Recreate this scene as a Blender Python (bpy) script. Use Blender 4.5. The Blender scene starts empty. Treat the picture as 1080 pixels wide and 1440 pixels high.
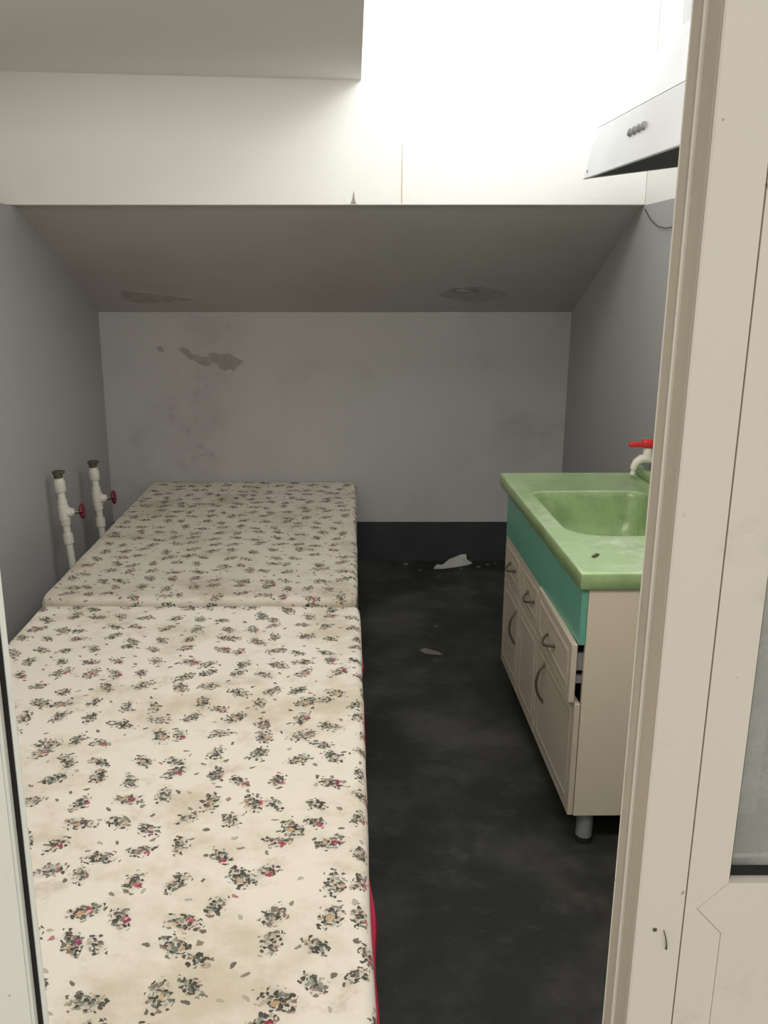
import bpy, bmesh, math, random
from mathutils import Vector, Matrix, noise as mnoise

random.seed(7)
C = bpy.context.scene.collection
PI = math.pi

# ------------------------------------------------------------------ camera
F_PX = 1248.0                      # focal length in pixels of the 1080 x 1440 photograph
cam_d = bpy.data.cameras.new('camera')
cam = bpy.data.objects.new('camera', cam_d)
C.objects.link(cam)
cam.location = (0, 0, 1.65)
cam.rotation_euler = (PI / 2 - math.atan(333.0 / F_PX), 0, 0)
cam_d.sensor_fit = 'VERTICAL'
cam_d.sensor_height = 36.0
cam_d.lens = 36.0 * F_PX / 1440.0
cam_d.shift_x = (540 - 497) / 1440.0
cam_d.clip_start = 0.02
bpy.context.scene.camera = cam

# ------------------------------------------------------------------ world, lights, exposure
W = bpy.data.worlds.new('world')
bpy.context.scene.world = W
W.use_nodes = True
bg = W.node_tree.nodes['Background']
bg.inputs[0].default_value = (1.0, 0.97, 0.92, 1)
bg.inputs[1].default_value = 0.8


def area(name, loc, rot, sx, sy, power, col):
    d = bpy.data.lights.new(name, 'AREA')
    d.shape = 'RECTANGLE'
    d.size, d.size_y, d.energy, d.color = sx, sy, power, col
    o = bpy.data.objects.new(name, d)
    C.objects.link(o)
    o.location, o.rotation_euler = loc, rot
    return o


# fill lamps at an added transom, right-wall window and roof light, none in view
area('transom_fill', (0.0, 1.02, 2.46), (math.radians(62), 0, 0), 1.9, 0.5, 27, (1.0, 0.965, 0.90))
area('right_fill', (1.19, 1.90, 2.90), (0, math.radians(60), 0), 0.8, 1.2, 22, (1.0, 0.98, 0.95))
area('roof_fill', (0.62, 2.95, 2.92), (math.radians(62), 0, 0), 1.0, 0.6, 16, (0.96, 0.98, 1.0))

vs = bpy.context.scene.view_settings
vs.view_transform = 'Standard'
vs.look = 'None'
vs.exposure = 0.08
vs.gamma = 1.0
vs.use_curve_mapping = False


# ------------------------------------------------------------------ material helpers
class NT:
    def __init__(self, name):
        self.m = bpy.data.materials.new(name)
        self.m.use_nodes = True
        self.t = self.m.node_tree
        self.b = self.t.nodes['Principled BSDF']

    def n(self, typ, ins=None, **props):
        nd = self.t.nodes.new(typ)
        for k, v in props.items():
            setattr(nd, k, v)
        for k, v in (ins or {}).items():
            self.put(nd.inputs[k], v)
        return nd

    def put(self, sock, v):
        if isinstance(v, bpy.types.NodeSocket):
            self.t.links.new(v, sock)
        else:
            sock.default_value = v

    def math(self, op, a, b=0.0, c=0.0, clamp=False):
        nd = self.n('ShaderNodeMath', {0: a, 1: b, 2: c}, operation=op)
        nd.use_clamp = clamp
        return nd.outputs[0]

    def vmath(self, op, a, b=(0, 0, 0), out=0):
        return self.n('ShaderNodeVectorMath', {0: a, 1: b}, operation=op).outputs[out]

    def noise(self, vec, scale, detail=4, rough=0.55):
        return self.n('ShaderNodeTexNoise', {'Vector': vec, 'Scale': scale, 'Detail': detail,
                                             'Roughness': rough}).outputs[0]

    def step(self, v, a, b):
        return self.n('ShaderNodeMapRange', {0: v, 1: a, 2: b, 3: 0.0, 4: 1.0},
                      interpolation_type='SMOOTHSTEP').outputs[0]

    def mix(self, f, a, b):
        nd = self.n('ShaderNodeMix', data_type='RGBA')
        self.put(nd.inputs[0], f)
        for s, v in ((nd.inputs[6], a), (nd.inputs[7], b)):
            self.put(s, v if isinstance(v, bpy.types.NodeSocket) else (v[0], v[1], v[2], 1))
        return nd.outputs[2]

    def ramp(self, f, stops, const=False):
        nd = self.n('ShaderNodeValToRGB', {0: f})
        cr = nd.color_ramp
        if const:
            cr.interpolation = 'CONSTANT'
        while len(cr.elements) < len(stops):
            cr.elements.new(0.5)
        for e, (p, c) in zip(cr.elements, stops):
            e.position, e.color = p, (c[0], c[1], c[2], 1)
        return nd.outputs[0]

    def bump(self, h, strength, dist=0.002):
        o = self.n('ShaderNodeBump', {'Height': h, 'Strength': strength, 'Distance': dist}).outputs[0]
        self.put(self.b.inputs['Normal'], o)

    def obj(self):
        return self.n('ShaderNodeTexCoord').outputs['Object']

    def uv(self):
        return self.n('ShaderNodeTexCoord').outputs['UV']

    def geo(self):
        return self.n('ShaderNodeNewGeometry').outputs['Position']

    def base(self, c, rough=0.5, spec=0.5, metal=0.0):
        self.put(self.b.inputs['Base Color'],
                 c if isinstance(c, bpy.types.NodeSocket) else (c[0], c[1], c[2], 1))
        self.put(self.b.inputs['Roughness'], rough)
        self.b.inputs['Specular IOR Level'].default_value = spec
        self.b.inputs['Metallic'].default_value = metal
        return self.m


def plain(name, c, rough=0.5, spec=0.5, metal=0.0, var=0.06, scale=14.0):
    t = NT(name)
    f = t.noise(t.obj(), scale)
    col = t.mix(f, [x * (1 - var) for x in c], [min(1, x * (1 + var)) for x in c])
    return t.base(col, rough, spec, metal)


def plaster(name, c, grime, amount, lo=0.48, hi=0.75):
    t = NT(name)
    p = t.geo()
    big = t.step(t.noise(p, 1.6, 5, 0.6), lo, hi)
    small = t.step(t.noise(p, 13.0, 6, 0.7), 0.5, 0.72)
    f = t.math('MULTIPLY', big, t.math('MULTIPLY_ADD', small, 0.55, 0.35), clamp=True)
    f = t.math('MULTIPLY', f, amount)
    col = t.mix(f, c, grime)
    t.bump(t.noise(p, 40.0, 5), 0.25, 0.003)
    return t.base(col, 0.85, 0.2)


M = {}
M['wall_back'] = plaster('back wall plaster', (0.43, 0.418, 0.40), (0.20, 0.185, 0.165), 0.75)  # back, side and soffit plaster darkened to hold the shade beyond the beam
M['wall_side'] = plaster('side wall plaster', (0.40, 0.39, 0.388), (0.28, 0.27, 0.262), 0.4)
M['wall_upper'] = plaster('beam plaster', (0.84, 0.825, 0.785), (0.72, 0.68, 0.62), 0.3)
M['soffit'] = plaster('soffit plaster', (0.46, 0.45, 0.43), (0.32, 0.30, 0.27), 0.6, 0.42, 0.7)  # same plaster as the beam, shade put into its colour
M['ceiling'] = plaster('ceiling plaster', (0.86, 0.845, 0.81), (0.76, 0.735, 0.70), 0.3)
M['cement'] = plain('bare cement', (0.29, 0.27, 0.245), 0.9, 0.2, 0, 0.25, 30)
M['blister'] = plain('blistered paint', (0.37, 0.355, 0.33), 0.9, 0.2, 0, 0.35, 22)
M['flake'] = plain('flaked paint', (0.62, 0.61, 0.6), 0.8, 0.2, 0, 0.15, 60)
M['drip'] = plain('rusty drip', (0.5, 0.42, 0.33), 0.8, 0.2, 0, 0.2, 60)

# dark cement floor paint
t = NT('dark floor paint')
p = t.geo()
f1 = t.step(t.noise(p, 1.9, 6, 0.62), 0.42, 0.72)
f2 = t.step(t.noise(p, 9.0, 6, 0.7), 0.52, 0.75)
col = t.mix(f1, (0.0165, 0.0178, 0.0165), (0.066, 0.065, 0.059))
col = t.mix(t.math('MULTIPLY', f2, 0.45), col, (0.085, 0.082, 0.074))
f3 = t.step(t.noise(p, 55.0, 3, 0.6), 0.70, 0.76)
f4 = t.step(t.noise(p, 2.7, 2), 0.5, 0.62)
col = t.mix(t.math('MULTIPLY', t.math('MULTIPLY', f3, f4), 0.6), col, (0.22, 0.21, 0.19))
t.bump(t.noise(p, 30.0, 5), 0.2, 0.003)
M['floor'] = t.base(col, 0.62, 0.35)
M['out_floor'] = plain('pale concrete', (0.62, 0.58, 0.50), 0.8, 0.2, 0, 0.1, 6)  # unseen outdoor ground, pale to bounce light onto the lower jamb
M['skirt'] = plain('dark skirting paint', (0.030, 0.034, 0.034), 0.7, 0.3, 0, 0.3, 9)

# floral cotton print, uv in metres; the farther cover is duller, darkened further for back-of-room shade
def floral(name, ground, stain):
  t = NT(name)
  uv = t.uv()
  wob = t.n('ShaderNodeTexNoise', {'Vector': uv, 'Scale': 60.0, 'Detail': 2.0}).outputs['Color']
  wob = t.vmath('SUBTRACT', wob, (0.5, 0.5, 0.5))
  vec = t.vmath('ADD', uv, t.vmath('MULTIPLY', wob, (0.016, 0.016, 0)))
  vA = t.n('ShaderNodeTexVoronoi', {'Vector': uv, 'Scale': 10.6, 'Randomness': 0.62},
           voronoi_dimensions='2D')
  sepA = t.n('ShaderNodeSeparateColor', {0: vA.outputs['Color']})
  loc = t.vmath('SUBTRACT', uv, vA.outputs['Position'])
  locw = t.vmath('SUBTRACT', vec, vA.outputs['Position'])
  # turn each bouquet by a random angle and stretch it
  rot = t.n('ShaderNodeVectorRotate', {'Vector': locw, 'Angle': t.math('MULTIPLY', sepA.outputs[1], 6.28)},
            rotation_type='Z_AXIS').outputs[0]
  rot = t.vmath('MULTIPLY', rot, (0.78, 1.3, 0))
  d = t.vmath('LENGTH', rot, out=1)
  R = t.math('MULTIPLY_ADD', sepA.outputs[0], 0.011, 0.0285)
  rel = t.math('DIVIDE', d, R)
  fine = t.n('ShaderNodeTexVoronoi', {'Vector': vec, 'Scale': 135.0, 'Randomness': 1.0},
             voronoi_dimensions='2D')
  sepF = t.n('ShaderNodeSeparateColor', {0: fine.outputs['Color']})
  keep = t.math('GREATER_THAN', sepF.outputs[0], t.step(rel, 0.2, 1.12))
  blob = t.math('LESS_THAN', fine.outputs['Distance'], 0.60)
  petal = t.math('MULTIPLY', keep, blob)
  pcol = t.ramp(sepF.outputs[1], [(0.0, (0.040, 0.042, 0.034)), (0.32, (0.085, 0.072, 0.06)),
                                  (0.48, (0.15, 0.17, 0.135)), (0.64, (0.27, 0.28, 0.23)),
                                  (0.74, (0.24, 0.15, 0.12)), (0.86, (0.46, 0.37, 0.28))], True)
  base = t.mix(t.math('MULTIPLY', t.step(t.noise(uv, 3.1, 6, 0.66), 0.46, 0.68), 0.72),
               ground, stain)
  base = t.mix(t.math('MULTIPLY', t.step(t.noise(uv, 6.5, 7, 0.72), 0.54, 0.70), 0.55), base, (0.50, 0.42, 0.31))
  # pale wash under each bouquet
  wash = t.math('MULTIPLY', t.math('SUBTRACT', 1.0, t.step(rel, 0.2, 1.0)), 0.5)
  base = t.mix(wash, base, (0.42, 0.40, 0.33))
  base = t.mix(t.math('MULTIPLY', petal, 0.93), base, pcol)
  # rose of each bouquet
  off = t.n('ShaderNodeCombineXYZ', {0: t.math('MULTIPLY_ADD', sepA.outputs[2], 0.03, -0.015),
                                     1: t.math('MULTIPLY_ADD', sepA.outputs[0], 0.02, -0.014)}).outputs[0]
  dr = t.vmath('LENGTH', t.vmath('SUBTRACT', locw, off), out=1)
  rose = t.math('MULTIPLY', t.math('LESS_THAN', dr, 0.0078), t.math('GREATER_THAN', sepA.outputs[2], 0.70))
  base = t.mix(t.math('MULTIPLY', t.math('MULTIPLY', rose, t.math('LESS_THAN', fine.outputs['Distance'], 0.66)), 0.85), base,
               t.ramp(sepF.outputs[2], [(0, (0.40, 0.03, 0.075)), (0.5, (0.33, 0.05, 0.15)), (0.8, (0.50, 0.16, 0.17))], True))
  dr2 = t.vmath('LENGTH', t.vmath('ADD', locw, t.vmath('MULTIPLY', off, (1.1, 1.3, 0))), out=1)
  ros2 = t.math('MULTIPLY', t.math('LESS_THAN', dr2, 0.0062), t.math('GREATER_THAN', sepA.outputs[0], 0.68))
  base = t.mix(t.math('MULTIPLY', ros2, 0.7), base, (0.68, 0.44, 0.24))
  # loose buds between the bouquets
  vB = t.n('ShaderNodeTexVoronoi', {'Vector': t.vmath('ADD', uv, (0.37, 0.19, 0)), 'Scale': 15.5, 'Randomness': 0.9},
           voronoi_dimensions='2D')
  sepB = t.n('ShaderNodeSeparateColor', {0: vB.outputs['Color']})
  lb = t.vmath('SUBTRACT', t.vmath('ADD', vec, (0.37, 0.19, 0)), vB.outputs['Position'])
  lb = t.n('ShaderNodeVectorRotate', {'Vector': lb, 'Angle': t.math('MULTIPLY', sepB.outputs[1], 6.28)},
           rotation_type='Z_AXIS').outputs[0]
  db = t.vmath('LENGTH', t.vmath('MULTIPLY', lb, (0.7, 1.35, 0)), out=1)
  bud = t.math('MULTIPLY', t.math('LESS_THAN', db, 0.0058), t.math('GREATER_THAN', sepB.outputs[0], 0.22))
  bud = t.math('MULTIPLY', bud, t.math('GREATER_THAN', rel, 0.9))
  bcol = t.ramp(sepB.outputs[2], [(0, (0.08, 0.075, 0.06)), (0.45, (0.20, 0.17, 0.14)), (0.74, (0.42, 0.13, 0.14)),
                                  (0.82, (0.42, 0.39, 0.31))], True)
  base = t.mix(t.math('MULTIPLY', bud, 0.85), base, bcol)
  t.bump(t.noise(uv, 260.0, 2), 0.15, 0.001)
  return t.base(base, 0.85, 0.2)


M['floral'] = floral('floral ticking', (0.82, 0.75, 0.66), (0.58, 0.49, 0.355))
M['floral_far'] = floral('dull shaded floral ticking', (0.66, 0.60, 0.51), (0.46, 0.39, 0.29))
M['red_cloth'] = plain('red cloth', (0.36, 0.022, 0.055), 0.8, 0.25, 0, 0.15, 30)
M['wood'] = plain('dark bed wood', (0.16, 0.10, 0.06), 0.6, 0.3, 0, 0.3, 12)

# jade coloured cast sink top with dust and smears
t = NT('jade green sink top')
p = t.obj()
v1 = t.step(t.noise(p, 7.0, 7, 0.72), 0.40, 0.68)
col = t.mix(v1, (0.33, 0.46, 0.215), (0.23, 0.34, 0.15))
sep = t.n('ShaderNodeSeparateXYZ', {0: p})
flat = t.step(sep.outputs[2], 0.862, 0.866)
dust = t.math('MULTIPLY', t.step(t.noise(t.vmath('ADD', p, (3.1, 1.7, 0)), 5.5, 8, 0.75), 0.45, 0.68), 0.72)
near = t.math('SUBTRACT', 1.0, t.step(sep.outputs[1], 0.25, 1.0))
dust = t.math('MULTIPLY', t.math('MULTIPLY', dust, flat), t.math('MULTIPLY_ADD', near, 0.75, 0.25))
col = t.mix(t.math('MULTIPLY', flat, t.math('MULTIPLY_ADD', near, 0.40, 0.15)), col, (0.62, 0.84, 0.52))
col = t.mix(dust, col, (0.84, 0.90, 0.78))
dirt = t.math('MULTIPLY', t.step(t.noise(t.vmath('ADD', p, (8.1, 4.7, 0)), 9.0, 7, 0.75), 0.55, 0.72), 0.4)
col = t.mix(t.math('MULTIPLY', dirt, flat), col, (0.20, 0.24, 0.15))
M['jade'] = t.base(col, t.math('MULTIPLY_ADD', dust, 0.4, 0.28), 0.5)
M['apron'] = plain('turquoise apron', (0.13, 0.36, 0.26), 0.35, 0.45, 0, 0.06, 8)
M['cream_board'] = plain('cream board', (0.64, 0.56, 0.44), 0.5, 0.35, 0, 0.05, 4)
M['cream_door'] = plain('cream door foil', (0.55, 0.475, 0.39), 0.42, 0.4, 0, 0.05, 4)
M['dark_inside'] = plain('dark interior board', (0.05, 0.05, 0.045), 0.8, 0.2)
M['rail_metal'] = plain('drawer runner metal', (0.55, 0.56, 0.56), 0.35, 0.5, 0.7)
M['handle'] = plain('tarnished handle metal', (0.20, 0.17, 0.13), 0.35, 0.5, 0.8)
M['leg_metal'] = plain('brushed leg metal', (0.42, 0.43, 0.43), 0.4, 0.5, 0.5)
M['black'] = plain('black rubber', (0.018, 0.018, 0.018), 0.6, 0.3)
M['pvc'] = plain('white plastic pipe', (0.68, 0.655, 0.57), 0.45, 0.4, 0, 0.08, 25)
M['plug'] = plain('olive pipe plug', (0.085, 0.08, 0.055), 0.6, 0.3)
M['maroon'] = plain('dark red valve wheel', (0.17, 0.022, 0.038), 0.5, 0.4)
M['steel'] = plain('valve stem steel', (0.35, 0.35, 0.33), 0.4, 0.5, 0.7)
M['tap_white'] = plain('ivory tap plastic', (0.80, 0.75, 0.65), 0.35, 0.45)
M['tap_red'] = plain('red tap handle', (0.68, 0.035, 0.04), 0.35, 0.45)
M['hood'] = plain('hood steel', (0.74, 0.755, 0.80), 0.42, 0.5, 0.25, 0.07, 6)
M['hood_under'] = plain('dark hood underside', (0.10, 0.105, 0.115), 0.5, 0.4, 0.2, 0.2, 8)
M['knob'] = plain('hood button', (0.22, 0.22, 0.24), 0.4)

def painted_metal(name, c):
    t = NT(name)
    p = t.geo()
    sm = t.math('MULTIPLY', t.step(t.noise(p, 11.0, 7, 0.72), 0.56, 0.74), 0.3)
    sp = t.math('MULTIPLY', t.step(t.noise(p, 70.0, 2, 0.5), 0.73, 0.76), 0.6)
    col = t.mix(sm, c, [x * 0.62 for x in c])
    col = t.mix(sp, col, (0.22, 0.18, 0.13))
    return t.base(col, 0.45, 0.35)


M['door_cream'] = painted_metal('cream coated aluminium', (0.75, 0.69, 0.595))
M['door_darker'] = painted_metal('darker cream groove', (0.46, 0.40, 0.32))  # for the jamb returns, darker and browner than its faces
M['door_white'] = painted_metal('white coated aluminium', (0.83, 0.84, 0.77))
# dusty pane
t = NT('dusty glass')
p = t.geo()
du = t.math('MULTIPLY_ADD', t.step(t.noise(p, 16.0, 7, 0.72), 0.42, 0.72), 0.30, 0.52)
def pane(t, dust):
    tr = t.n('ShaderNodeBsdfTransparent', {'Color': (0.93, 0.96, 0.95, 1)})
    gl = t.n('ShaderNodeBsdfGlossy', {'Color': (1, 1, 1, 1), 'Roughness': 0.03})
    m1 = t.n('ShaderNodeMixShader', {0: 0.07, 1: tr.outputs[0], 2: gl.outputs[0]})
    df = t.n('ShaderNodeBsdfDiffuse', {'Color': (0.50, 0.505, 0.47, 1)})
    mx = t.n('ShaderNodeMixShader', {0: dust, 1: m1.outputs[0], 2: df.outputs[0]})
    t.t.links.new(mx.outputs[0], t.t.nodes['Material Output'].inputs[0])
    return t.m


M['glass'] = pane(t, du)
M['clear_glass'] = pane(NT('clear glass'), 0.03)


# ------------------------------------------------------------------ mesh helpers
def link(name, bm, mat, parent=None, smooth=False, angle=None):
    me = bpy.data.meshes.new(name)
    bmesh.ops.recalc_face_normals(bm, faces=bm.faces)
    if smooth:
        lim = math.radians(angle or 40)
        for f in bm.faces:
            f.smooth = True
        for e in bm.edges:
            if len(e.link_faces) == 2 and e.calc_face_angle(0) > lim:
                e.smooth = False
    bm.to_mesh(me)
    bm.free()
    if mat is not None:
        me.materials.append(mat)
    o = bpy.data.objects.new(name, me)
    C.objects.link(o)
    if parent is not None:
        o.parent = parent
    return o


def box(bm, x0, y0, z0, x1, y1, z1, bev=0.0, seg=2):
    r = bmesh.ops.create_cube(bm, size=1.0)
    vsx = r['verts']
    for v in vsx:
        v.co = Vector(((x0 + x1) / 2 + v.co.x * (x1 - x0), (y0 + y1) / 2 + v.co.y * (y1 - y0),
                       (z0 + z1) / 2 + v.co.z * (z1 - z0)))
    if bev > 0:
        es = list({e for v in vsx for e in v.link_edges})
        bmesh.ops.bevel(bm, geom=es, offset=bev, segments=seg, profile=0.5, affect='EDGES')
    return bm


def bx(*a, **k):
    return box(bmesh.new(), *a, **k)


def prism(pts, vec, bm=None):
    """closed polygon of 3-d points swept along vec"""
    bm = bm or bmesh.new()
    a = [bm.verts.new(p) for p in pts]
    b = [bm.verts.new(Vector(p) + Vector(vec)) for p in pts]
    bm.faces.new(a)
    bm.faces.new(b[::-1])
    n = len(pts)
    for i in range(n):
        bm.faces.new((a[i], b[i], b[(i + 1) % n], a[(i + 1) % n]))
    return bm


def tube(bm, pts, radii, seg=12, caps=True):
    pts = [Vector(p) for p in pts]
    if not hasattr(radii, '__len__'):
        radii = [radii] * len(pts)
    up = None
    rings = []
    for i, p in enumerate(pts):
        if i == 0:
            d = pts[1] - p
        elif i == len(pts) - 1:
            d = p - pts[i - 1]
        else:
            d = (pts[i + 1] - p).normalized() + (p - pts[i - 1]).normalized()
        if d.length < 1e-9:
            d = rings_dir
        d = d.normalized()
        rings_dir = d
        if up is None:
            up = Vector((0, 0, 1)) if abs(d.z) < 0.9 else Vector((1, 0, 0))
        s = d.cross(up).normalized()
        up = s.cross(d).normalized()
        rings.append([bm.verts.new(p + (s * math.cos(2 * PI * k / seg) + up * math.sin(2 * PI * k / seg)) * radii[i])
                      for k in range(seg)])
    for a, b in zip(rings, rings[1:]):
        for k in range(seg):
            bm.faces.new((a[k], a[(k + 1) % seg], b[(k + 1) % seg], b[k]))
    if caps:
        bm.faces.new(rings[0][::-1])
        bm.faces.new(rings[-1])
    return bm


def tag(o, label=None, cat=None, group=None, kind=None):
    for k, v in (('label', label), ('category', cat), ('group', group), ('kind', kind)):
        if v:
            o[k] = v
    return o


def empty(name, loc=(0, 0, 0), rz=0.0, kind=None):
    o = bpy.data.objects.new(name, None)
    C.objects.link(o)
    o.location = loc
    o.rotation_euler = (0, 0, rz)
    o.empty_display_size = 0.1
    if kind:
        o['kind'] = kind
    return o


def struct(name, bm, mat, label=None, cat='wall', smooth=False):
    o = link(name, bm, mat, None, smooth)
    return tag(o, label, cat, None, 'structure')


# ------------------------------------------------------------------ room shell
XL, XR, YB, YU = -1.42, 1.215, 5.06, 3.90
struct('floor.001', bx(-2.6, -2.5, -0.12, 2.6, 0.859, 0.0), M['out_floor'], 'unseen ground outside the doorway, made pale to bounce light', 'floor')
struct('floor', bx(-2.6, 0.86, -0.12, 2.6, YB + 0.2, 0.0), M['floor'],
       'dark grey painted cement floor between bed and sink unit', 'floor')
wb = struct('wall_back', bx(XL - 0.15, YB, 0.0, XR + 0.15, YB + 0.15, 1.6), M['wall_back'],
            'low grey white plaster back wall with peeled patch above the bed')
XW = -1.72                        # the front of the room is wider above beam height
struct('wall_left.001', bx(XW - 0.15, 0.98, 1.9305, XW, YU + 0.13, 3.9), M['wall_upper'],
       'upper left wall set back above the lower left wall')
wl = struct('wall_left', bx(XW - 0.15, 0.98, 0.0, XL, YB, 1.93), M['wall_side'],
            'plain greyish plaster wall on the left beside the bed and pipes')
struct('wall_right.001', bx(XR, 0.98, 1.9315, XR + 0.15, YU + 0.13, 3.9), M['wall_upper'],  # split from the grey wall below, lighter copy where the glare falls
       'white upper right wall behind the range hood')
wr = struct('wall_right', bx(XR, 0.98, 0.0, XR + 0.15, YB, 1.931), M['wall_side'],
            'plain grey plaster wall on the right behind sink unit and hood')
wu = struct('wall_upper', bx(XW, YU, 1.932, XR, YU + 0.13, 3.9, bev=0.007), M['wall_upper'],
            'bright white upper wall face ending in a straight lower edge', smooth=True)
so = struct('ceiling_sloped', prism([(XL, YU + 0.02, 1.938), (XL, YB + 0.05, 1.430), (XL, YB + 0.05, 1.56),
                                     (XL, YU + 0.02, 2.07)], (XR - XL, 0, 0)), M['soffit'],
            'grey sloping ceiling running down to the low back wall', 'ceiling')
struct('ceiling', prism([(XW, 2.55, 2.449), (0.031, 2.55, 2.408), (0.031, 2.55, 2.56), (XW, 2.55, 2.56)],
                        (0, YU - 2.55 + 0.01, 0)), M['ceiling'],
       'flat grey ceiling slab at upper left ending at the bright opening', 'ceiling')
sr = empty('added_window_2', kind='structure')  # frame added around the tilted fill lamp
tag(sr, 'unseen roof light added and tilted to brighten the upper wall', 'window')
sr.location = (0.62, 2.94, 2.925)
sr.rotation_euler = (math.radians(62), 0, 0)
for a in ((-0.56, -0.36, 0.0, 0.56, -0.301, 0.05), (-0.56, 0.301, 0.0, 0.56, 0.36, 0.05), (-0.56, -0.30, 0.0, -0.501, 0.30, 0.05),
          (0.501, -0.30, 0.0, 0.56, 0.30, 0.05)):
    link('window_frame', bx(*a), M['door_white'], sr)
link('window_pane', bx(-0.50, -0.30, 0.02, 0.50, 0.30, 0.026), M['clear_glass'], sr)
rw = empty('added_window_3', kind='structure')  # window put in to carry the right-hand fill lamp
tag(rw, 'unseen high window added in the right wall for its light', 'window')
for a in ((XR - 0.02, 1.24, 2.46, XR + 0.001, 2.56, 2.519), (XR - 0.02, 1.24, 3.301, XR + 0.001, 2.56, 3.36), (XR - 0.02, 1.24, 2.52, XR + 0.001, 1.299, 3.30),
          (XR - 0.02, 2.501, 2.52, XR + 0.001, 2.56, 3.30)):
    link('window_frame', bx(*a), M['door_white'], rw)
link('window_pane', bx(XR - 0.008, 1.30, 2.52, XR - 0.003, 2.50, 3.30), M['clear_glass'], rw)
fr = empty('wall_front', kind='structure')
tag(fr, 'front wall around the doorway', 'wall')
for a in ((XW - 0.15, 0.90, 0, -1.10, 0.98, 3.9), (1.08, 0.90, 0, XR + 0.15, 0.98, 3.9), (-1.10, 0.90, 2.75, 1.08, 0.98, 3.9)):
    link('wall_section', bx(*a), M['wall_upper'], fr)
struct('ceiling.001', bx(XW, 0.98, 3.9, XR, YU, 4.0), M['ceiling'], 'high ceiling over the front of the room', 'ceiling')
tr = empty('added_window_1', kind='structure')  # transom put in for the light it gives, out of view
tag(tr, 'unseen glazed transom added above the doorway for its light', 'window')
for a in ((-1.10, 0.86, 2.121, 1.08, 0.93, 2.17), (-1.10, 0.86, 2.70, 1.08, 0.93, 2.749), (-1.10, 0.86, 2.171, -1.05, 0.93, 2.699),
          (1.03, 0.86, 2.171, 1.08, 0.93, 2.699), (-0.03, 0.86, 2.171, 0.03, 0.93, 2.699)):
    link('window_frame', bx(*a), M['door_white'], tr)
for a in ((-1.0495, 0.89, 2.171, -0.0305, 0.895, 2.699), (0.0305, 0.89, 2.171, 1.0295, 0.895, 2.699)):
    link('window_pane', bx(*a), M['clear_glass'], tr)

struct('baseboard_back', bx(XL, YB - 0.006, 0.0, XR, YB, 0.24), M['skirt'],
       'dark painted skirting band along the back wall', 'baseboard')
struct('baseboard_right', bx(XR - 0.006, 0.98, 0.0, XR, YB - 0.006, 0.24), M['skirt'], 'dark painted skirting band along the right wall', 'baseboard')


def ragged(outline, jit, sub=4, seed=1):
    """make a polygon outline rough: list of 2-d points"""
    rnd = random.Random(seed)
    out = []
    n = len(outline)
    for i in range(n):
        a, b = outline[i], outline[(i + 1) % n]
        for k in range(sub):
            f = k / sub
            j = jit if k else jit * 0.4
            out.append((a[0] + (b[0] - a[0]) * f + rnd.uniform(-j, j), a[1] + (b[1] - a[1]) * f + rnd.uniform(-j, j)))
    return out


def back_patch(name, pts, mat, parent, seed, label=None):
    q = ragged(pts, 0.009, 4, seed)
    o = link(name, prism([(x, YB - 0.0015, z) for x, z in q], (0, 0.004, 0)), mat, parent)
    tag(o, label)


def slope_pt(x, y, off=0.0):
    k = (1.938 - 1.430) / (YB + 0.05 - YU - 0.02)
    return (x, y, 1.938 - (y - YU - 0.02) * k - off)


def slope_patch(name, pts, mat, parent, seed, label=None):
    q = ragged(pts, 0.006, 3, seed)
    o = link(name, prism([slope_pt(x, y, 0.0015) for x, y in q], (0, 0.0015, 0.004)), mat, parent)
    tag(o, label)


back_patch('peeled_patch', [(-0.99, 1.245), (-0.955, 1.262), (-0.90, 1.215), (-0.83, 1.205), (-0.81, 1.222), (-0.70, 1.225),
                            (-0.615, 1.175), (-0.66, 1.155), (-0.68, 1.125), (-0.74, 1.13), (-0.78, 1.165), (-0.85, 1.160),
                            (-0.92, 1.190)], M['cement'], wb, 3, 'ragged grey patch of bare cement')
back_patch('peeled_patch', [(-1.115, 1.255), (-1.085, 1.262), (-1.06, 1.25), (-1.085, 1.232)], M['cement'], wb, 5,
           'small grey chip in the paint')
slope_patch('peeled_patch', [(-1.23, 4.83), (-1.20, 4.76), (-1.0, 4.83), (-0.84, 4.89), (-0.95, 4.915), (-1.16, 4.93), (-1.22, 4.90)],
            M['blister'], so, 7, 'long narrow bare patch near the left corner')
slope_patch('peeled_patch', [(0.44, 4.83), (0.52, 4.74), (0.66, 4.72), (0.82, 4.80), (0.80, 4.86), (0.68, 4.93), (0.56, 4.90)],
            M['blister'], so, 9, 'blistered patch with lifted paint')
# lifted flake at the rim of the blistered patch
bm = bmesh.new()
a = [slope_pt(0.50 + 0.03 * i, 4.765 - 0.008 * math.sin(i * 1.3), 0.002) for i in range(6)]
b = [slope_pt(0.50 + 0.03 * i, 4.745 - 0.012 * math.sin(i * 1.3 + 1), 0.014) for i in range(6)]
va = [bm.verts.new(p) for p in a]
vb = [bm.verts.new(p) for p in b]
for i in range(5):
    bm.faces.new((va[i], va[i + 1], vb[i + 1], vb[i]))
bmesh.ops.solidify(bm, geom=bm.faces[:], thickness=0.002)
tag(link('paint_flake', bm, M['flake'], so), 'curled paint flake')
# drip mark on the lower edge of the upper wall
link('drip_mark', prism([(0.00 + x, YU - 0.001, z) for x, z in ((-0.012, 1.937), (0.012, 1.937), (0.006, 1.955), (0.001, 1.99), (-0.004, 1.96))],
                        (0, 0.003, 0)), M['cement'], wu)
link('drip_mark', prism([(0.20 + x, YU - 0.001, z) for x, z in ((-0.002, 1.94), (0.003, 1.94), (0.002, 2.13), (-0.001, 2.2))],
                        (0, 0.003, 0)), M['drip'], wu)

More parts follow.
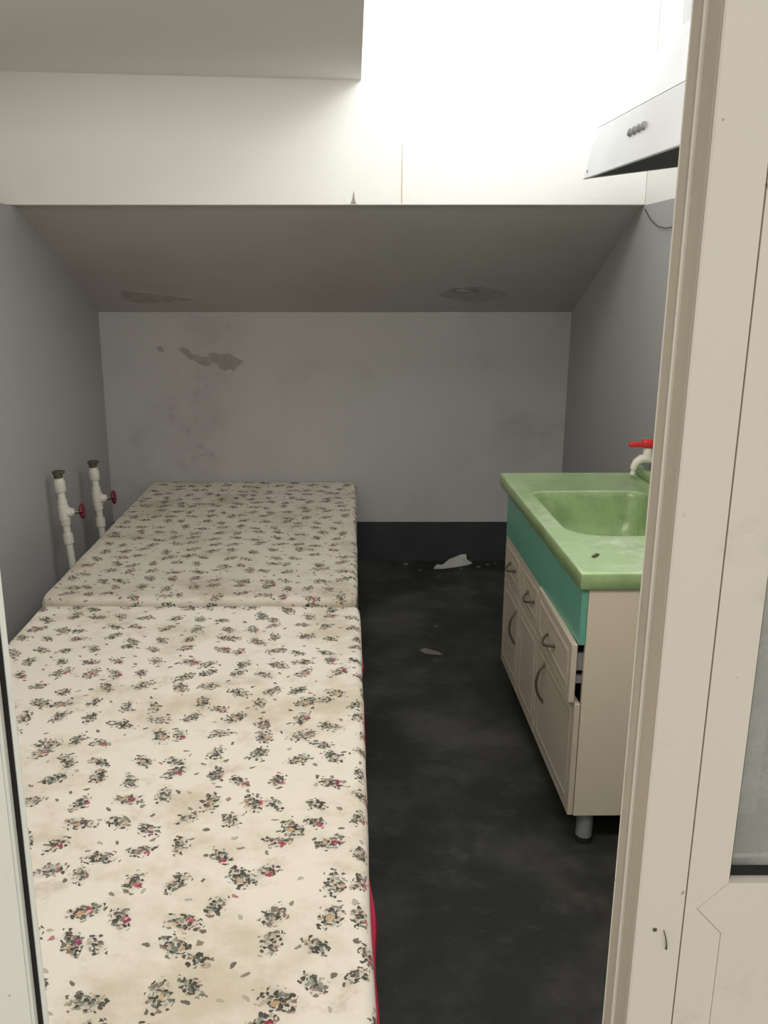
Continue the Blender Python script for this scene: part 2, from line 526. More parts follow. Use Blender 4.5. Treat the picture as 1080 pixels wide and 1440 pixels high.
# ------------------------------------------------------------------ door: right leaf, grooved jamb, left jamb
j = empty('trim_1', (0, 0, 0), kind='structure')
tag(j, 'cream grooved aluminium door jamb right of the doorway', 'trim')
Z0, Z1 = 0.0, 2.12


def col(name, plan, mat, parent, z0=Z0, z1=Z1, label=None):
    o = link(name, prism([(x, y, z0) for x, y in plan], (0, 0, z1 - z0)), mat, parent)
    return tag(o, label)


col('jamb_face', [(0.3016, 0.802), (0.3030, 0.800), (0.3500, 0.800), (0.3500, 0.8535), (0.3016, 0.8535)], M['door_cream'], j)
col('jamb_lip', [(0.2963, 0.834), (0.2972, 0.833), (0.3015, 0.833), (0.3015, 0.8535), (0.2963, 0.8535)], M['door_cream'], j)
col('jamb_edge', [(0.2930, 0.8550), (0.2935, 0.854), (0.2962, 0.854), (0.325, 0.8585), (0.300, 0.8585)], M['door_cream'], j)
col('jamb_body', [(0.322, 0.859), (0.35, 0.859), (0.35, 0.91), (0.335, 0.91)], M['door_cream'], j)
col('dark_groove', [(0.2996, 0.8035), (0.3015, 0.8035), (0.3015, 0.8325), (0.2996, 0.8325)], M['door_darker'], j, label='dark brown return')
col('dark_groove', [(0.2946, 0.8365), (0.2962, 0.8365), (0.2962, 0.8535), (0.2946, 0.8535)], M['door_darker'], j)
bm = bmesh.new()
tube(bm, [(0.331, 0.7993, 0.975), (0.3335, 0.7975, 0.966), (0.3350, 0.7975, 0.957), (0.3352, 0.7985, 0.952)], [0.0005, 0.0007, 0.0008, 0.0012], 6)
box(bm, 0.3195, 0.7985, 0.9735, 0.3235, 0.8003, 0.9775, 0.0006, 1)
tag(link('dirt_mark', bm, M['plug'], j), 'dark scuff and hole near the foot')

dr = empty('door_1', (0, 0, 0), kind='structure')
tag(dr, 'cream aluminium door leaf on the right with dusty glass and solid lower panel', 'door')
xs0, xs1, xe = 0.3517, 0.3945, 0.78
zt0, zt1 = 0.971, 1.033           # middle rail
g = 0.0004
# stile cut with a point where the rail is let in
pts = [(xs0, 0.0), (xs1 - 0.0025, 0.0), (xs1 - 0.0025, zt0 - g), (0.3640 - g, 1.0015), (xs1 - g, zt1 + g), (xs1, Z1), (xs0, Z1)]
link('stile', prism([(x, 0.800, z) for x, z in pts], (0, 0.05, 0)), M['door_cream'], dr)
pts = [(0.3640 + g, 1.0015), (xs1 - 0.0025 + g, zt0), (xe - 0.03, zt0), (xe - 0.03, zt1), (xs1 + g, zt1)]
link('rail', prism([(x, 0.8003, z) for x, z in pts], (0, 0.05, 0)), M['door_cream'], dr)
link('stile', bx(xe - 0.0295, 0.800, 0, xe + 0.02, 0.85, Z1), M['door_cream'], dr)
link('rail', bx(xs1 + 0.0008, 0.800, Z1 - 0.06, xe - 0.03, 0.85, Z1), M['door_cream'], dr)
link('lower_panel', bx(xs1 - 0.0014, 0.801, 0.02, xe - 0.03, 0.815, zt0 - 0.0005), M['door_cream'], dr)
tag(link('glass_pane', bx(xs1 + 0.0032, 0.822, zt1 + 0.006, xe - 0.034, 0.827, Z1 - 0.07), M['glass'], dr), 'dusty grey glass pane')
bm = bmesh.new()
box(bm, xs1 + 0.0003, 0.806, zt1 + 0.001, xs1 + 0.0032, 0.835, Z1 - 0.061)
box(bm, xs1 + 0.0033, 0.812, zt1 + 0.001, xe - 0.034, 0.835, zt1 + 0.006)
box(bm, xe - 0.0339, 0.806, zt1 + 0.001, xe - 0.0305, 0.835, Z1 - 0.061)
tag(link('gasket', bm, M['black'], dr), 'black rubber glazing gasket')
struct('trim_2', bx(xe + 0.022, 0.79, 0, 1.08, 0.91, Z1), M['door_cream'], 'cream outer door post beside the right leaf', 'trim')
link('seam_backing', bx(0.3502, 0.806, 0, 0.3516, 0.86, Z1), M['black'], dr)

lj = empty('trim_3', (0, 0, 0), kind='structure')
tag(lj, 'white aluminium door jamb at the lower left with black gap', 'trim')
col('jamb_strip', [(-0.3605, 0.846), (-0.3560, 0.846), (-0.3556, 0.848), (-0.4000, 0.92), (-0.4050, 0.92)], M['door_white'], lj)
col('jamb_strip', [(-0.3690, 0.851), (-0.3632, 0.851), (-0.4054, 0.918), (-0.415, 0.918)], M['black'], lj, label='black rubber seal')
col('jamb_strip', [(-0.3728, 0.842), (-0.3692, 0.842), (-0.3692, 0.8505), (-0.3728, 0.8505)], M['door_white'], lj)
col('jamb_face', [(-0.44, 0.840), (-0.3730, 0.840), (-0.3730, 0.862), (-0.44, 0.90)], M['door_white'], lj)
ld = empty('door_2', (0, 0, 0), kind='structure')  # panel out of view, glazed so daylight reaches the near bed
tag(ld, 'white aluminium side light left of the left jamb, unseen and glazed to admit light', 'door')
for a in ((-0.50, 0.842, 0, -0.441, 0.90, Z1), (-1.10, 0.842, 0, -1.05, 0.90, Z1)):
    link('stile', bx(*a), M['door_white'], ld)
for a in ((-1.0495, 0.842, 0, -0.5005, 0.90, 0.10), (-1.0495, 0.842, Z1 - 0.06, -0.5005, 0.90, Z1)):
    link('rail', bx(*a), M['door_white'], ld)
link('glass_pane', bx(-1.0495, 0.865, 0.101, -0.5005, 0.870, Z1 - 0.061), M['clear_glass'], ld)

# ------------------------------------------------------------------ bed: frame and two mattresses
ZM = 0.472
fb = empty('bed_frame', (-0.57, 3.1, 0))
tag(fb, 'low dark wooden bed frame hidden under the two floral mattresses', 'bed')


def pbx(x0, y0, z0, x1, y1, z1, o, **k):
    l = o.location
    return bx(x0 - l.x, y0 - l.y, z0 - l.z, x1 - l.x, y1 - l.y, z1 - l.z, **k)


for x in (-1.13, -0.04):
    link('side_rail', pbx(x, 1.2, 0.16, x + 0.03, 5.0, 0.255, fb), M['wood'], fb)
for y in (1.2, 4.97):
    link('end_rail', pbx(-1.10, y, 0.16, -0.041, y + 0.03, 0.255, fb), M['wood'], fb)
for x in (-1.10, -0.091):
    for y in (1.231, 3.05, 4.92):
        link('leg', pbx(x, y, 0, x + 0.05, y + 0.05, 0.2545, fb), M['wood'], fb)
link('platform', pbx(-1.13, 1.2, 0.2555, -0.01, 5.0, 0.27, fb), M['wood'], fb)


def mattress(y0, y1, x0, x1, label, top, bulges, far, taper=0.0):
    """floral mattress with rounded, slightly wavy edges; uv in metres follows the cloth over the edges"""
    root = empty('mattress', ((x0 + x1) / 2, (y0 + y1) / 2, 0.2705))
    tag(root, label, 'mattress', None)
    cx, cy = root.location.x, root.location.y
    h = top - 0.2705
    bm = bmesh.new()
    box(bm, x0 - cx, y0 - cy, 0, x1 - cx, y1 - cy, h)
    # cut the block into a grid
    def cuts(axis, vals):
        no = [0, 0, 0]
        no[axis] = 1
        for v in vals:
            co = [0, 0, 0]
            co[axis] = v
            bmesh.ops.bisect_plane(bm, geom=bm.verts[:] + bm.edges[:] + bm.faces[:], plane_co=co, plane_no=no)
    r = 0.022
    nx, ny = 26, 44
    xs = [x0 - cx + r * f for f in (0.12, 0.3, 0.6, 1)] + [x1 - cx - r * f for f in (0.12, 0.3, 0.6, 1)] + \
         [x0 - cx + r + (x1 - x0 - 2 * r) * i / nx for i in range(1, nx)]
    ys = [y0 - cy + r * f for f in (0.12, 0.3, 0.6, 1)] + [y1 - cy - r * f for f in (0.12, 0.3, 0.6, 1)] + \
         [y0 - cy + r + (y1 - y0 - 2 * r) * i / ny for i in range(1, ny)]
    cuts(0, xs)
    cuts(1, ys)
    cuts(2, [h - r * f for f in (0.12, 0.3, 0.6, 1)] + [h * 0.55, h * 0.3, r * 0.5, r])
    uvl = bm.loops.layers.uv.new('uv')
    bm.normal_update()
    for f in bm.faces:
        n = f.normal
        for l in f.loops:
            c = l.vert.co
            drop = h - c.z
            u, v = c.x + cx, c.y + cy
            if abs(n.x) > 0.5:
                u += math.copysign(drop, n.x)
            elif abs(n.y) > 0.5:
                v += math.copysign(drop, n.y)
            l[uvl].uv = (u + 5, v + 5)
    hx, hy = (x1 - x0) / 2, (y1 - y0) / 2
    for v in bm.verts:
        c = v.co
        # round the edges
        ins = Vector((max(-hx + r, min(hx - r, c.x)), max(-hy + r, min(hy - r, c.y)), max(r, min(h - r, c.z))))
        dv = c - ins
        if dv.length > r * 0.2 and (abs(dv.x) > 1e-6) + (abs(dv.y) > 1e-6) + (abs(dv.z) > 1e-6) > 1:
            m = max(abs(dv.x), abs(dv.y), abs(dv.z))
            c = ins + dv.normalized() * m
        # plan corners rounder
        cr = 0.05 if far else 0.018
        ax, ay = hx - cr, hy - cr
        if abs(c.x) > ax and abs(c.y) > ay:
            qx, qy = abs(c.x) - ax, abs(c.y) - ay
            L = math.hypot(qx, qy)
            m = max(qx, qy)
            if L > 1e-6:
                k = m / L
                c = Vector((math.copysign(ax + qx * k, c.x), math.copysign(ay + qy * k, c.y), c.z))
        g = Vector((c.x + cx, c.y + cy, 0))
        wz = mnoise.noise(g * 2.2) * 0.006 + mnoise.noise(g * 6) * 0.0022
        wx = mnoise.noise(Vector((0, g.y * 2.3, 3))) * 0.006 + mnoise.noise(Vector((0, g.y * 7, 9))) * 0.0025
        t2 = max(0, min(1, c.z / h))
        c.z += wz * t2
        # edge roll: rim slightly raised then drooping
        e = min(hx - abs(c.x), hy - abs(c.y))
        if t2 > 0.9:
            c.z += 0.006 * math.exp(-((e - 0.035) / 0.02) ** 2)
        c.x += wx * (1 if c.x > hx - 0.1 else 0.5 if c.x < -hx + 0.1 else 0)
        c.x += -taper * c.y / hy * max(0.0, c.x / hx)
        v.co = c
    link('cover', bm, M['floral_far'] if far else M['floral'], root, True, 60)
    # red side band with bulges along the right hand side
    bm = bmesh.new()
    N = 120
    rows = []
    for i in range(N + 1):
        y = y0 + 0.05 + (y1 - y0 - 0.1) * i / N
        g = y
        wx = mnoise.noise(Vector((0, g * 2.3, 3))) * 0.006 + mnoise.noise(Vector((0, g * 7, 9))) * 0.0025
        out = -0.004
        for (yc, wd, am) in bulges:
            out += am * math.exp(-((y - yc) / wd) ** 2)
        xx = x1 + wx - cx - taper * (y - cy) / hy
        zz = h - 0.028
        rows.append([bm.verts.new((xx - 0.012, y - cy, zz + 0.004)), bm.verts.new((xx + out * 0.7, y - cy, zz)),
                     bm.verts.new((xx + out, y - cy, zz - 0.014)), bm.verts.new((xx + out * 0.6, y - cy, zz - 0.028)),
                     bm.verts.new((xx - 0.012, y - cy, zz - 0.034))])
    for a, b in zip(rows, rows[1:]):
        for k in range(4):
            bm.faces.new((a[k], a[k + 1], b[k + 1], b[k]))
        bm.faces.new((a[4], a[0], b[0], b[4]))
    bm.faces.new(rows[0])
    bm.faces.new(rows[-1])
    tag(link('side_piping', bm, M['red_cloth'], root, True, 50), 'dark red cloth piping along the side')
    return root


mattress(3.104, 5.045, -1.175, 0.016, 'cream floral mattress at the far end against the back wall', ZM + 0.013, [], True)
mattress(1.12, 3.076, -1.155, 0.031, 'cream floral mattress nearest the door with red piped side', ZM,
         [(2.62, 0.05, 0.010), (2.2, 0.22, 0.007), (1.47, 0.10, 0.016), (1.2, 0.2, 0.010)], False, 0.007)

# ------------------------------------------------------------------ sink unit
su = empty('sink_cabinet', (0.621, 2.289, 0), math.radians(0.9))
tag(su, 'cream sink base cabinet with three drawers and three doors, nearest drawer ajar', 'cabinet')
LY, DX = 1.125, 0.57              # carcass along the wall, depth
fx = 0.028                        # carcass front
zb, zt = 0.108, 0.816
link('side_panel', bx(fx, 0.010, zb, DX, 0.026, zt, bev=0.0012, seg=1), M['cream_board'], su)
link('side_panel', bx(fx, LY - 0.016, zb, DX, LY, zt), M['cream_board'], su)
link('bottom_panel', bx(fx, 0.0265, zb, DX, LY - 0.0165, zb + 0.016), M['cream_board'], su)
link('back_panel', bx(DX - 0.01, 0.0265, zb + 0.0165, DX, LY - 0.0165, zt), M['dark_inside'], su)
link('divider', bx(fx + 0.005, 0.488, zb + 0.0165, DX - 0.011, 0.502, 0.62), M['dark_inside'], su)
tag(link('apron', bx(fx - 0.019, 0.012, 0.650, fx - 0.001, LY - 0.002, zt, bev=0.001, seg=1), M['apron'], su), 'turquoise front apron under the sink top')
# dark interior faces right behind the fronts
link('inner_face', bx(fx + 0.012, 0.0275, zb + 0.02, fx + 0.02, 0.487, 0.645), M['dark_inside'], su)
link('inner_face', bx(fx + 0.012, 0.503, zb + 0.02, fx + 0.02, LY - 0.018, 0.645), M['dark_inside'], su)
cols = [(0.012, 0.490), (0.494, 0.800), (0.804, LY - 0.001)]


def front(name, y0, y1, z0, z1):
    """slab front with a raised field; local x grows out of the front (towards -x of the cabinet)"""
    bm = bmesh.new()
    box(bm, -0.016, y0, z0, 0.0, y1, z1, 0.0015, 1)
    m, b = 0.045, 0.012
    a = [(y0 + m, z0 + m), (y1 - m, z0 + m), (y1 - m, z1 - m), (y0 + m, z1 - m)]
    # routed groove: shallow frame made of four sloping bars, then a raised field
    def fr_(i0, x0, i1, x1):
        p = [bm.verts.new((x0, y, z)) for y, z in ((y0 + i0, z0 + i0), (y1 - i0, z0 + i0), (y1 - i0, z1 - i0), (y0 + i0, z1 - i0))]
        q = [bm.verts.new((x1, y, z)) for y, z in ((y0 + i1, z0 + i1), (y1 - i1, z0 + i1), (y1 - i1, z1 - i1), (y0 + i1, z1 - i1))]
        for k in range(4):
            bm.faces.new((p[k], p[(k + 1) % 4], q[(k + 1) % 4], q[k]))
        return q
    q = fr_(0.026, -0.0155, 0.038, -0.0180)
    r2 = []
    q2 = [bm.verts.new((-0.0180, y, z)) for y, z in ((y0 + m, z0 + m), (y1 - m, z0 + m), (y1 - m, z1 - m), (y0 + m, z1 - m))]
    for k in range(4):
        bm.faces.new((q[k], q[(k + 1) % 4], q2[(k + 1) % 4], q2[k]))
    q3 = [bm.verts.new((-0.0165, y, z)) for y, z in ((y0 + m + 0.006, z0 + m + 0.006), (y1 - m - 0.006, z0 + m + 0.006),
                                                     (y1 - m - 0.006, z1 - m - 0.006), (y0 + m + 0.006, z1 - m - 0.006))]
    for k in range(4):
        bm.faces.new((q2[k], q2[(k + 1) % 4], q3[(k + 1) % 4], q3[k]))
    bm.faces.new(q3)
    return link(name, bm, M['cream_door'], su)


def pull(parent, y, z, length, vertical):
    bm = bmesh.new()
    pts = []
    for i in range(13):
        a = i / 12
        s = (a - 0.5) * length
        o = -0.016 - 0.027 * math.sin(PI * a) ** 0.7
        pts.append((o, y, z + s) if vertical else (o, y + s, z - 0.012 * math.sin(PI * a)))
    tube(bm, pts, [0.0055] + [0.0046] * 11 + [0.0055], 8)
    for e in (pts[0], pts[-1]):
        tube(bm, [(-0.0145, e[1], e[2]), (-0.0195, e[1], e[2])], 0.0065, 8)
    return tag(link('handle', bm, M['handle'], parent, True, 50), 'dark bow handle')


for i, (y0, y1) in enumerate(cols):
    dw = front('drawer', y0, y1, 0.474, 0.652)
    dw.location.x = fx - 0.002
    pull(dw, (0.262, 0.625, 0.955)[i], 0.566 if i else 0.560, 0.10, False)
    do = front('door', y0, y1, 0.110, 0.469)
    do.location.x = fx - 0.002
    pull(do, (0.375, 0.535, 0.848)[i] if i != 1 else 0.77, 0.36, 0.135, True) if i != 1 else None
    if i == 0:
        # nearest drawer stands ajar, its near end further out
        piv = Vector((fx - 0.002, y1, 0))
        dw.matrix_local = Matrix.Translation(piv + Vector((-0.008, 0, 0))) @ Matrix.Rotation(math.radians(-1.3), 4, 'Z') @ \
            Matrix.Translation(Vector((0, -y1, 0)))
        bmr = bx(0.001, y0 + 0.020, 0.565, 0.05, y0 + 0.034, 0.618)
        tag(link('runner', bmr, M['rail_metal'], dw), 'metal drawer runner')
        link('runner', bx(0.001, y0 + 0.020, 0.525, 0.05, y0 + 0.034, 0.548), M['rail_metal'], dw)
for y in (0.05, LY - 0.06):
    for x in (0.075, DX - 0.07):
        bm = bmesh.new()
        tube(bm, [(x, y, 0.02), (x, y, 0.1075)], 0.0245, 18)
        lg = link('leg', bm, M['leg_metal'], su, True)
        bm = bmesh.new()
        tube(bm, [(x, y, 0.0), (x, y, 0.019)], 0.026, 18)
        tag(link('foot', bm, M['black'], lg, True), 'black plastic foot')

# sink top with basin
st = empty('sink', (0.621, 2.289, 0), math.radians(0.9))
tag(st, 'green jade coloured sink top with rounded basin on the cream cabinet', 'sink')


def sink_mesh():
    bm = bmesh.new()
    ox0, ox1, oy0, oy1 = 0.0, 0.580, 0.0, 1.272
    K = 12
    # inner corners: x, y, radius (counter-clockwise from near front)
    IX0, IX1, IY0, IY1 = 0.062, 0.475, 0.352, 0.940

    def loop_inner(ins, z, rads):
        x0, x1, y0, y1 = IX0 + ins, IX1 - ins, IY0 + ins, IY1 - ins
        cs = [(x0, y0, 1, 1, PI, rads[0]), (x1, y0, -1, 1, 1.5 * PI, rads[1]), (x1, y1, -1, -1, 0, rads[2]), (x0, y1, 1, -1, 0.5 * PI, rads[3])]
        out = []
        for (x, y, sx, sy, a0, r) in cs:
            for k in range(K + 1):
                a = a0 + k / K * PI / 2
                out.append((x + sx * r + r * math.cos(a), y + sy * r + r * math.sin(a), z))
        return out

    def loop_outer(ins, z, rads):
        x0, x1, y0, y1 = ox0 + ins, ox1 - ins, oy0 + ins, oy1 - ins
        inn = loop_inner(0, z, rads)
        cor = [(x0, y0), (x1, y0), (x1, y1), (x0, y1)]
        out = []
        for c in range(4):
            st_, en = inn[c * (K + 1)], inn[c * (K + 1) + K]
            if c % 2 == 0:
                p0, p1 = (cor[c][0], st_[1]), (en[0], cor[c][1])
            else:
                p0, p1 = (st_[0], cor[c][1]), (cor[c][0], en[1])
            for k in range(K + 1):
                f = k / K
                if f <= 0.5:
                    q = [p0[i] + (cor[c][i] - p0[i]) * f * 2 for i in (0, 1)]
                else:
                    q = [cor[c][i] + (p1[i] - cor[c][i]) * (f - 0.5) * 2 for i in (0, 1)]
                out.append((q[0], q[1], z))
        return out

    rd = (0.125, 0.125, 0.06, 0.05)
    zt_ = 0.867
    seq = [loop_outer(0.020, 0.8175, rd), loop_outer(0.003, 0.8175, rd), loop_outer(0.0, 0.8205, rd), loop_outer(0.0, zt_ - 0.007, rd),
           loop_outer(0.002, zt_ - 0.002, rd), loop_outer(0.007, zt_, rd), loop_outer(0.010, zt_ , rd),
           loop_inner(-0.020, zt_, rd), loop_inner(-0.011, zt_ + 0.002, rd),
           loop_inner(-0.004, zt_ + 0.0015, rd), loop_inner(0.002, zt_ - 0.004, rd), loop_inner(0.006, zt_ - 0.02, rd),
           loop_inner(0.018, zt_ - 0.10, tuple(r * 0.95 for r in rd)), loop_inner(0.030, zt_ - 0.155, tuple(r * 0.9 for r in rd)),
           loop_inner(0.050, zt_ - 0.172, tuple(r * 0.8 for r in rd)), loop_inner(0.10, zt_ - 0.178, tuple(r * 0.6 for r in rd))]
    rings = [[bm.verts.new(p) for p in L] for L in seq]
    n = len(rings[0])
    for a, b in zip(rings, rings[1:]):
        for k in range(n):
            vsq = (a[k], a[(k + 1) % n], b[(k + 1) % n], b[k])
            bm.faces.new(vsq)
    bm.faces.new(rings[-1])
    # outside of the bowl under the top
    und = [rings[0]] + [[bm.verts.new(p) for p in L] for L in
                        (loop_inner(-0.004, 0.8175, rd), loop_inner(0.01, zt_ - 0.16, rd), loop_inner(0.05, zt_ - 0.19, tuple(r * 0.8 for r in rd)))]
    for a, b in zip(und, und[1:]):
        for k in range(n):
            bm.faces.new((a[k], b[k], b[(k + 1) % n], a[(k + 1) % n]))
    bm.faces.new(und[-1])
    bmesh.ops.remove_doubles(bm, verts=bm.verts[:], dist=1e-5)
    return bm


link('basin_top', sink_mesh(), M['jade'], st, True, 50)
link('upstand', bx(0.545, 0.002, 0.8675, 0.579, 1.270, 0.902, bev=0.006), M['jade'], st, True)
bm = bmesh.new()
tube(bm, [(0.27, 0.65, 0.6895), (0.27, 0.65, 0.694)], [0.030, 0.028], 20)
tag(link('drain', bm, M['steel'], st, True), 'round metal drain')
# scrap on the sink top
bm = bmesh.new()
box(bm, -0.016, -0.006, 0.0, 0.016, 0.006, 0.005, 0.0024, 2)
for v in bm.verts:
    v.co.y += 0.25 * abs(v.co.x)
o = link('leaf_scrap', bm, M['plug'], None, True)
o.location = (0.700, 2.435, 0.8678)
o.rotation_euler = (0, 0, 0.9)
tag(o, 'small dark scrap lying on the near corner of the green sink top', 'scrap')

# ------------------------------------------------------------------ tap
tp = empty('water_tap', (1.2145, 3.45, 0.945))
tag(tp, 'ivory plastic water tap with red lever handle above the green sink', 'tap')
bm = bmesh.new()
tube(bm, [(0.0, 0, 0), (-0.03, 0, 0.0), (-0.055, 0, 0.004), (-0.075, 0, 0.002), (-0.092, 0, -0.010), (-0.101, 0, -0.026), (-0.103, 0, -0.040)],
     [0.016, 0.017, 0.019, 0.018, 0.0155, 0.0135, 0.0125], 16)
tube(bm, [(-0.052, 0, 0.0), (-0.052, 0, 0.036), (-0.052, 0, 0.046)], [0.0195, 0.018, 0.015], 16)
link('body', bm, M['tap_white'], tp, True, 50)
bm = bmesh.new()
tube(bm, [(-0.0005, 0, 0), (-0.006, 0, 0)], 0.026, 20)
tag(link('wall_flange', bm, M['plug'], tp, True), 'dark wall flange')
bm = bmesh.new()
tube(bm, [(-0.103, 0, -0.0402), (-0.1035, 0, -0.046), (-0.104, 0, -0.060)], [0.007, 0.009, 0.0125], 14)
link('nozzle', bm, M['pvc'], tp, True, 50)
bm = bmesh.new()
box(bm, -0.077, -0.018, 0.0465, -0.030, 0.018, 0.080, 0.010, 3)
box(bm, -0.128, -0.011, 0.050, -0.070, 0.011, 0.071, 0.007, 3)
tag(link('lever_handle', bm, M['tap_red'], tp, True, 50), 'red plastic lever')
bm = bmesh.new()
tube(bm, [(-0.033, -0.0145, 0.008), (-0.033, -0.021, 0.008)], 0.006, 10)
link('screw', bm, M['black'], tp, True)


# ------------------------------------------------------------------ riser pipes with valves by the left wall
def riser(x, y, top, lean, label, yaw):
    r = empty('riser_pipe', (x, y, 0))
    tag(r, label, 'pipe')

    def P(z, dx=0.0):
        return (lean * (top - z) + dx, 0, z)
    bm = bmesh.new()
    zs = [(0.001, .017), (top - 0.345, .017), (top - 0.345, .024), (top - 0.30, .024), (top - 0.30, .017), (top - 0.255, .017), (top - 0.255, .0225),
          (top - 0.232, .0225), (top - 0.231, .0265), (top - 0.165, .0265), (top - 0.164, .0225), (top - 0.137, .0225), (top - 0.136, .0175), (top - 0.102, .0175), (top - 0.101, .0215), (top - 0.092, .0265),
          (top - 0.050, .0265), (top - 0.049, .022), (top - 0.034, .022)]
    tube(bm, [P(z + i * 1e-5) for i, (z, _) in enumerate(zs)], [q for _, q in zs], 18)
    link('pipe', bm, M['pvc'], r, True, 40)
    bm = bmesh.new()
    tube(bm, [P(top - 0.0335), P(top - 0.004), P(top)], [.0195, .022, .022], 14)
    c = Vector(P(top - 0.007))
    box(bm, c.x - 0.022, -0.018, c.z - 0.006, c.x + 0.030, 0.018, c.z + 0.0075, 0.003, 1)
    tag(link('plug', bm, M['plug'], r, True, 40), 'dark olive end plug')
    # valve: side boss, stem, wheel
    d = Vector((math.cos(yaw), math.sin(yaw), 0.10)).normalized()
    c = Vector(P(top - 0.20))
    bm = bmesh.new()
    tube(bm, [c + d * 0.018, c + d * 0.038, c + d * 0.0385, c + d * 0.050], [.0245, .022, .0175, .0165], 14)
    vb_ = link('valve_boss', bm, M['pvc'], r, True, 40)
    bm = bmesh.new()
    tube(bm, [c + d * 0.0502, c + d * 0.066, c + d * 0.0662, c + d * 0.075], [.0115, .0105, .008, .008], 12)
    link('stem', bm, M['steel'], vb_, True, 40)
    bm = bmesh.new()
    s = d.cross(Vector((0, 0, 1))).normalized()
    u = s.cross(d)
    w = c + d * 0.080
    tube(bm, [w - d * 0.004, w + d * 0.010], [.009, .012], 14)
    ring = [w + (s * math.cos(2 * PI * k / 20) + u * math.sin(2 * PI * k / 20)) * (0.026 + 0.002 * math.cos(k * PI)) + d * 0.004 for k in range(21)]
    tube(bm, ring, 0.0085, 8, False)
    for k in range(4):
        a = k * PI / 2 + 0.4
        tube(bm, [w + d * 0.004, w + (s * math.cos(a) + u * math.sin(a)) * 0.025 + d * 0.004], 0.0045, 8)
    tag(link('wheel', bm, M['maroon'], vb_, True, 60), 'dark red wheel')
    return r


riser(-1.358, 3.98, 0.783, 0.075, 'nearer white riser pipe with olive plug and red wheel valve by left wall', 0.05)
riser(-1.332, 4.44, 0.735, 0.060, 'farther white riser pipe with olive plug and red wheel valve by left wall', 0.05)

# ------------------------------------------------------------------ range hood on the right wall
hd = empty('range_hood', (XR - 0.001, 2.66, 1.95))
tag(hd, 'pale steel range hood with four buttons high on the right wall', 'hood')


def HL(X, Y, Z):
    return (X - XR + 0.001, Y - 2.66, Z - 1.95)


hy0, hy1, hx = 2.20, 3.125, 0.760
# front panel, leaning back
bm = prism([HL(hx, hy0, 1.942), HL(hx + 0.012, hy0, 1.942), HL(hx + 0.05, hy0, 2.098), HL(hx + 0.036, hy0, 2.100)], (0, hy1 - hy0, 0))
for v in bm.verts:
    if v.co.y > 0.4:
        v.co.z += 0.014
bmesh.ops.bevel(bm, geom=bm.edges[:], offset=0.002, segments=2, affect='EDGES')
link('front_panel', bm, M['hood'], hd, True, 40)
# end panels, lower edge rising towards the wall
for y in (hy0, hy1 - 0.004):
    dz = 0.014 if y > 2.5 else 0.0
    link('end_panel', prism([HL(hx + 0.013, y, 1.944 + dz), HL(XR - 0.001, y, 1.998 + dz), HL(XR - 0.001, y, 2.105 + dz), HL(hx + 0.051, y, 2.098 + dz)],
                            (0, 0.004, 0)), M['hood'], hd)
# hollow underside, coloured darker than the hood body
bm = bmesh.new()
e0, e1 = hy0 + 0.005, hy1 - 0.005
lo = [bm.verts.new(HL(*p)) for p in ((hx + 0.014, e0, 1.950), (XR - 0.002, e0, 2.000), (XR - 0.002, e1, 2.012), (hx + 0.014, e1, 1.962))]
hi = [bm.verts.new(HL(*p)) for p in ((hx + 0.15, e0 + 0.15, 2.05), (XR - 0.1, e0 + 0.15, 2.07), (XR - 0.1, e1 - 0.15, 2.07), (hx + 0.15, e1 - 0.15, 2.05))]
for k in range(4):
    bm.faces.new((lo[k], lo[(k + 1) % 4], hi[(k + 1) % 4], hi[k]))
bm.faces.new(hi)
tag(link('underside', bm, M['hood_under'], hd), 'dark hollow underside')
bm = bmesh.new()
yc = (hy0 + hy1) / 2
lo = [bm.verts.new(HL(*p)) for p in ((hx + 0.037, hy0, 2.1005), (XR - 0.001, hy0, 2.106), (XR - 0.001, hy1, 2.121), (hx + 0.037, hy1, 2.1145))]
hi = [bm.verts.new(HL(*p)) for p in ((XR - 0.30, yc - 0.16, 2.32), (XR - 0.001, yc - 0.16, 2.32), (XR - 0.001, yc + 0.16, 2.32), (XR - 0.30, yc + 0.16, 2.32))]
for k in range(4):
    bm.faces.new((lo[k], lo[(k + 1) % 4], hi[(k + 1) % 4], hi[k]))
bm.faces.new(hi)
link('canopy', bm, M['hood'], hd)
link('chimney', bx(*HL(XR - 0.28, yc - 0.14, 2.3205), *HL(XR - 0.001, yc + 0.14, 2.95), bev=0.003), M['hood'], hd, True)
for k in range(4):
    y = 2.62 + (k - 1.5) * 0.040
    bm = bmesh.new()
    z = 2.036
    x = hx + 0.036 * (z - 1.95) / 0.158
    n = Vector((-0.97, 0, 0.23))
    p = Vector(HL(x, y, z))
    tube(bm, [p - n * 0.001, p + n * 0.008, p + n * 0.010], [.0115, .0105, .008], 14)
    link('button', bm, M['knob'], hd, True, 40)
bm = bmesh.new()
p = Vector(HL(hx + 0.005, hy1 - 0.035, 1.978))
n = Vector((-0.97, 0, 0.23))
tube(bm, [p - n * 0.001, p + n * 0.002], 0.005, 10)
link('screw', bm, M['knob'], hd, True)


# ------------------------------------------------------------------ debris on the floor
def chip(name, pts, th, mat, label, group=None, cat='debris'):
    """pts: list of (x, y, z) of the upper face; thickness downwards"""
    ctr = Vector((sum(p[0] for p in pts) / len(pts), sum(p[1] for p in pts) / len(pts), 0))
    o = link(name, prism([(p[0] - ctr.x, p[1] - ctr.y, p[2]) for p in pts], (0, 0, -th)), mat)
    o.location = ctr
    return tag(o, label, cat, group)


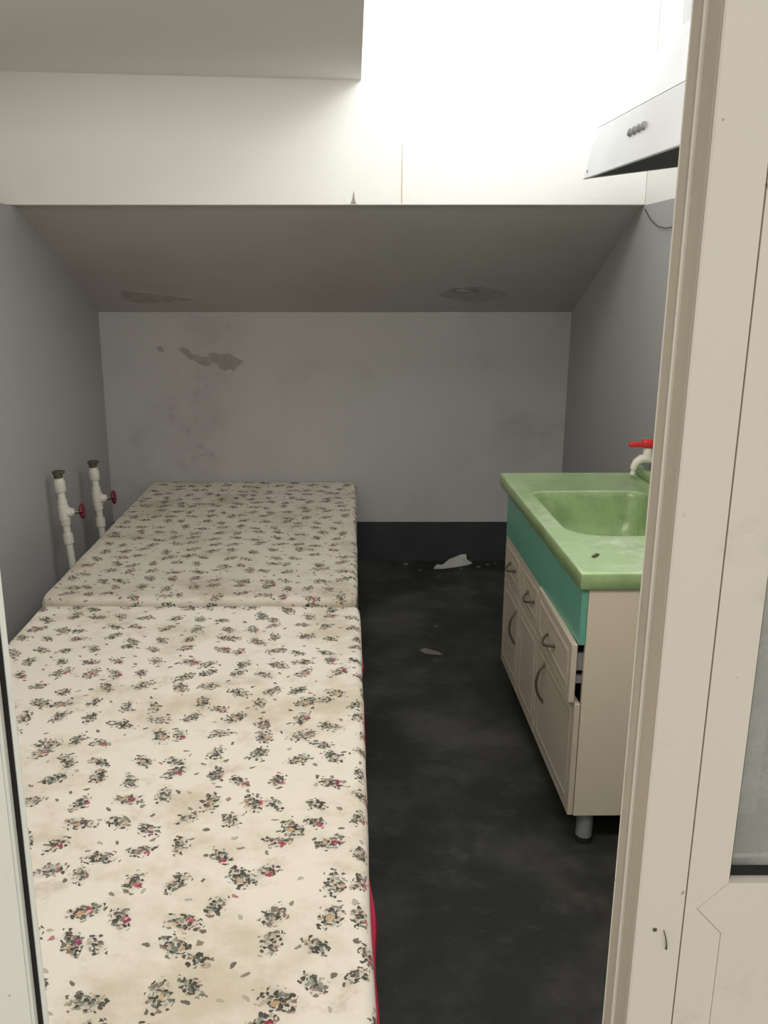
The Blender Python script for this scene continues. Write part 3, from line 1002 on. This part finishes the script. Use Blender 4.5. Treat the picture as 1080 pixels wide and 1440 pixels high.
M['plaster_bit'] = plain('fallen plaster', (0.44, 0.44, 0.41), 0.9, 0.2, 0, 0.15, 40)
M['paper'] = plain('dull scrap', (0.15, 0.142, 0.125), 0.85, 0.2, 0, 0.15, 40)
pl = [(0.467, 4.90, .006), (0.490, 4.955, .010), (0.520, 4.945, .010), (0.570, 5.02, .022), (0.640, 5.05, .040), (0.672, 5.05, .042),
      (0.672, 5.02, .020), (0.700, 4.985, .010), (0.670, 4.965, .006), (0.600, 4.93, .006), (0.560, 4.915, .006), (0.52, 4.90, .006)]
chip('plaster_flake', pl, 0.0055, M['plaster_bit'], 'large pale flake of plaster on the floor at the back wall')
rnd = random.Random(4)
M['crumb'] = plain('dirty plaster crumb', (0.14, 0.14, 0.125), 0.9, 0.2, 0, 0.15, 40)
for (x, y, s, lab) in ((0.385, 4.87, .010, 'pale plaster crumb lying left of the large plaster flake'),
                       (0.31, 4.98, .020, 'leftmost dull crumb close under the dark back skirting'),
                       (0.625, 4.895, .011, 'pale crumb just in front of the large plaster flake'),
                       (0.73, 4.93, .015, 'flat crumb at the right tip of the large plaster flake'),
                       (0.79, 4.97, .013, 'crumb between the large plaster flake and the sink cabinet'),
                       (0.84, 4.99, .010, 'small crumb on the floor nearest the sink cabinet'),
                       (0.405, 4.02, .008, 'lone tiny pale crumb in the open middle of the floor')):
    q = [(x + s * rnd.uniform(.6, 1) * math.cos(a), y + s * rnd.uniform(.5, 1) * math.sin(a), 0.006) for a in (0.3, 1.4, 2.4, 3.6, 4.6, 5.6)]
    chip('plaster_crumb', q, 0.0055, M['crumb'], lab, 'plaster crumbs on the floor')
chip('paper_scrap', [(0.300, 3.735, .004), (0.325, 3.755, .006), (0.385, 3.715, .005), (0.400, 3.685, .004), (0.35, 3.690, .005), (0.32, 3.705, .004)], 0.0035,
     M['paper'], 'slim greyish scrap lying in the middle of the dark floor')

# thin wire hanging on the right wall just below the upper wall's edge
bm = bmesh.new()
tube(bm, [(XR - 0.004, 3.885, 1.915), (XR - 0.004, 3.80, 1.868), (XR - 0.006, 3.70, 1.838), (XR - 0.006, 3.60, 1.825), (XR - 0.004, 3.50, 1.828)], 0.0017, 6)
o = link('wire', bm, M['black'], None, True)
tag(o, 'thin dark wire drooping on the right wall below the hood', 'wire')
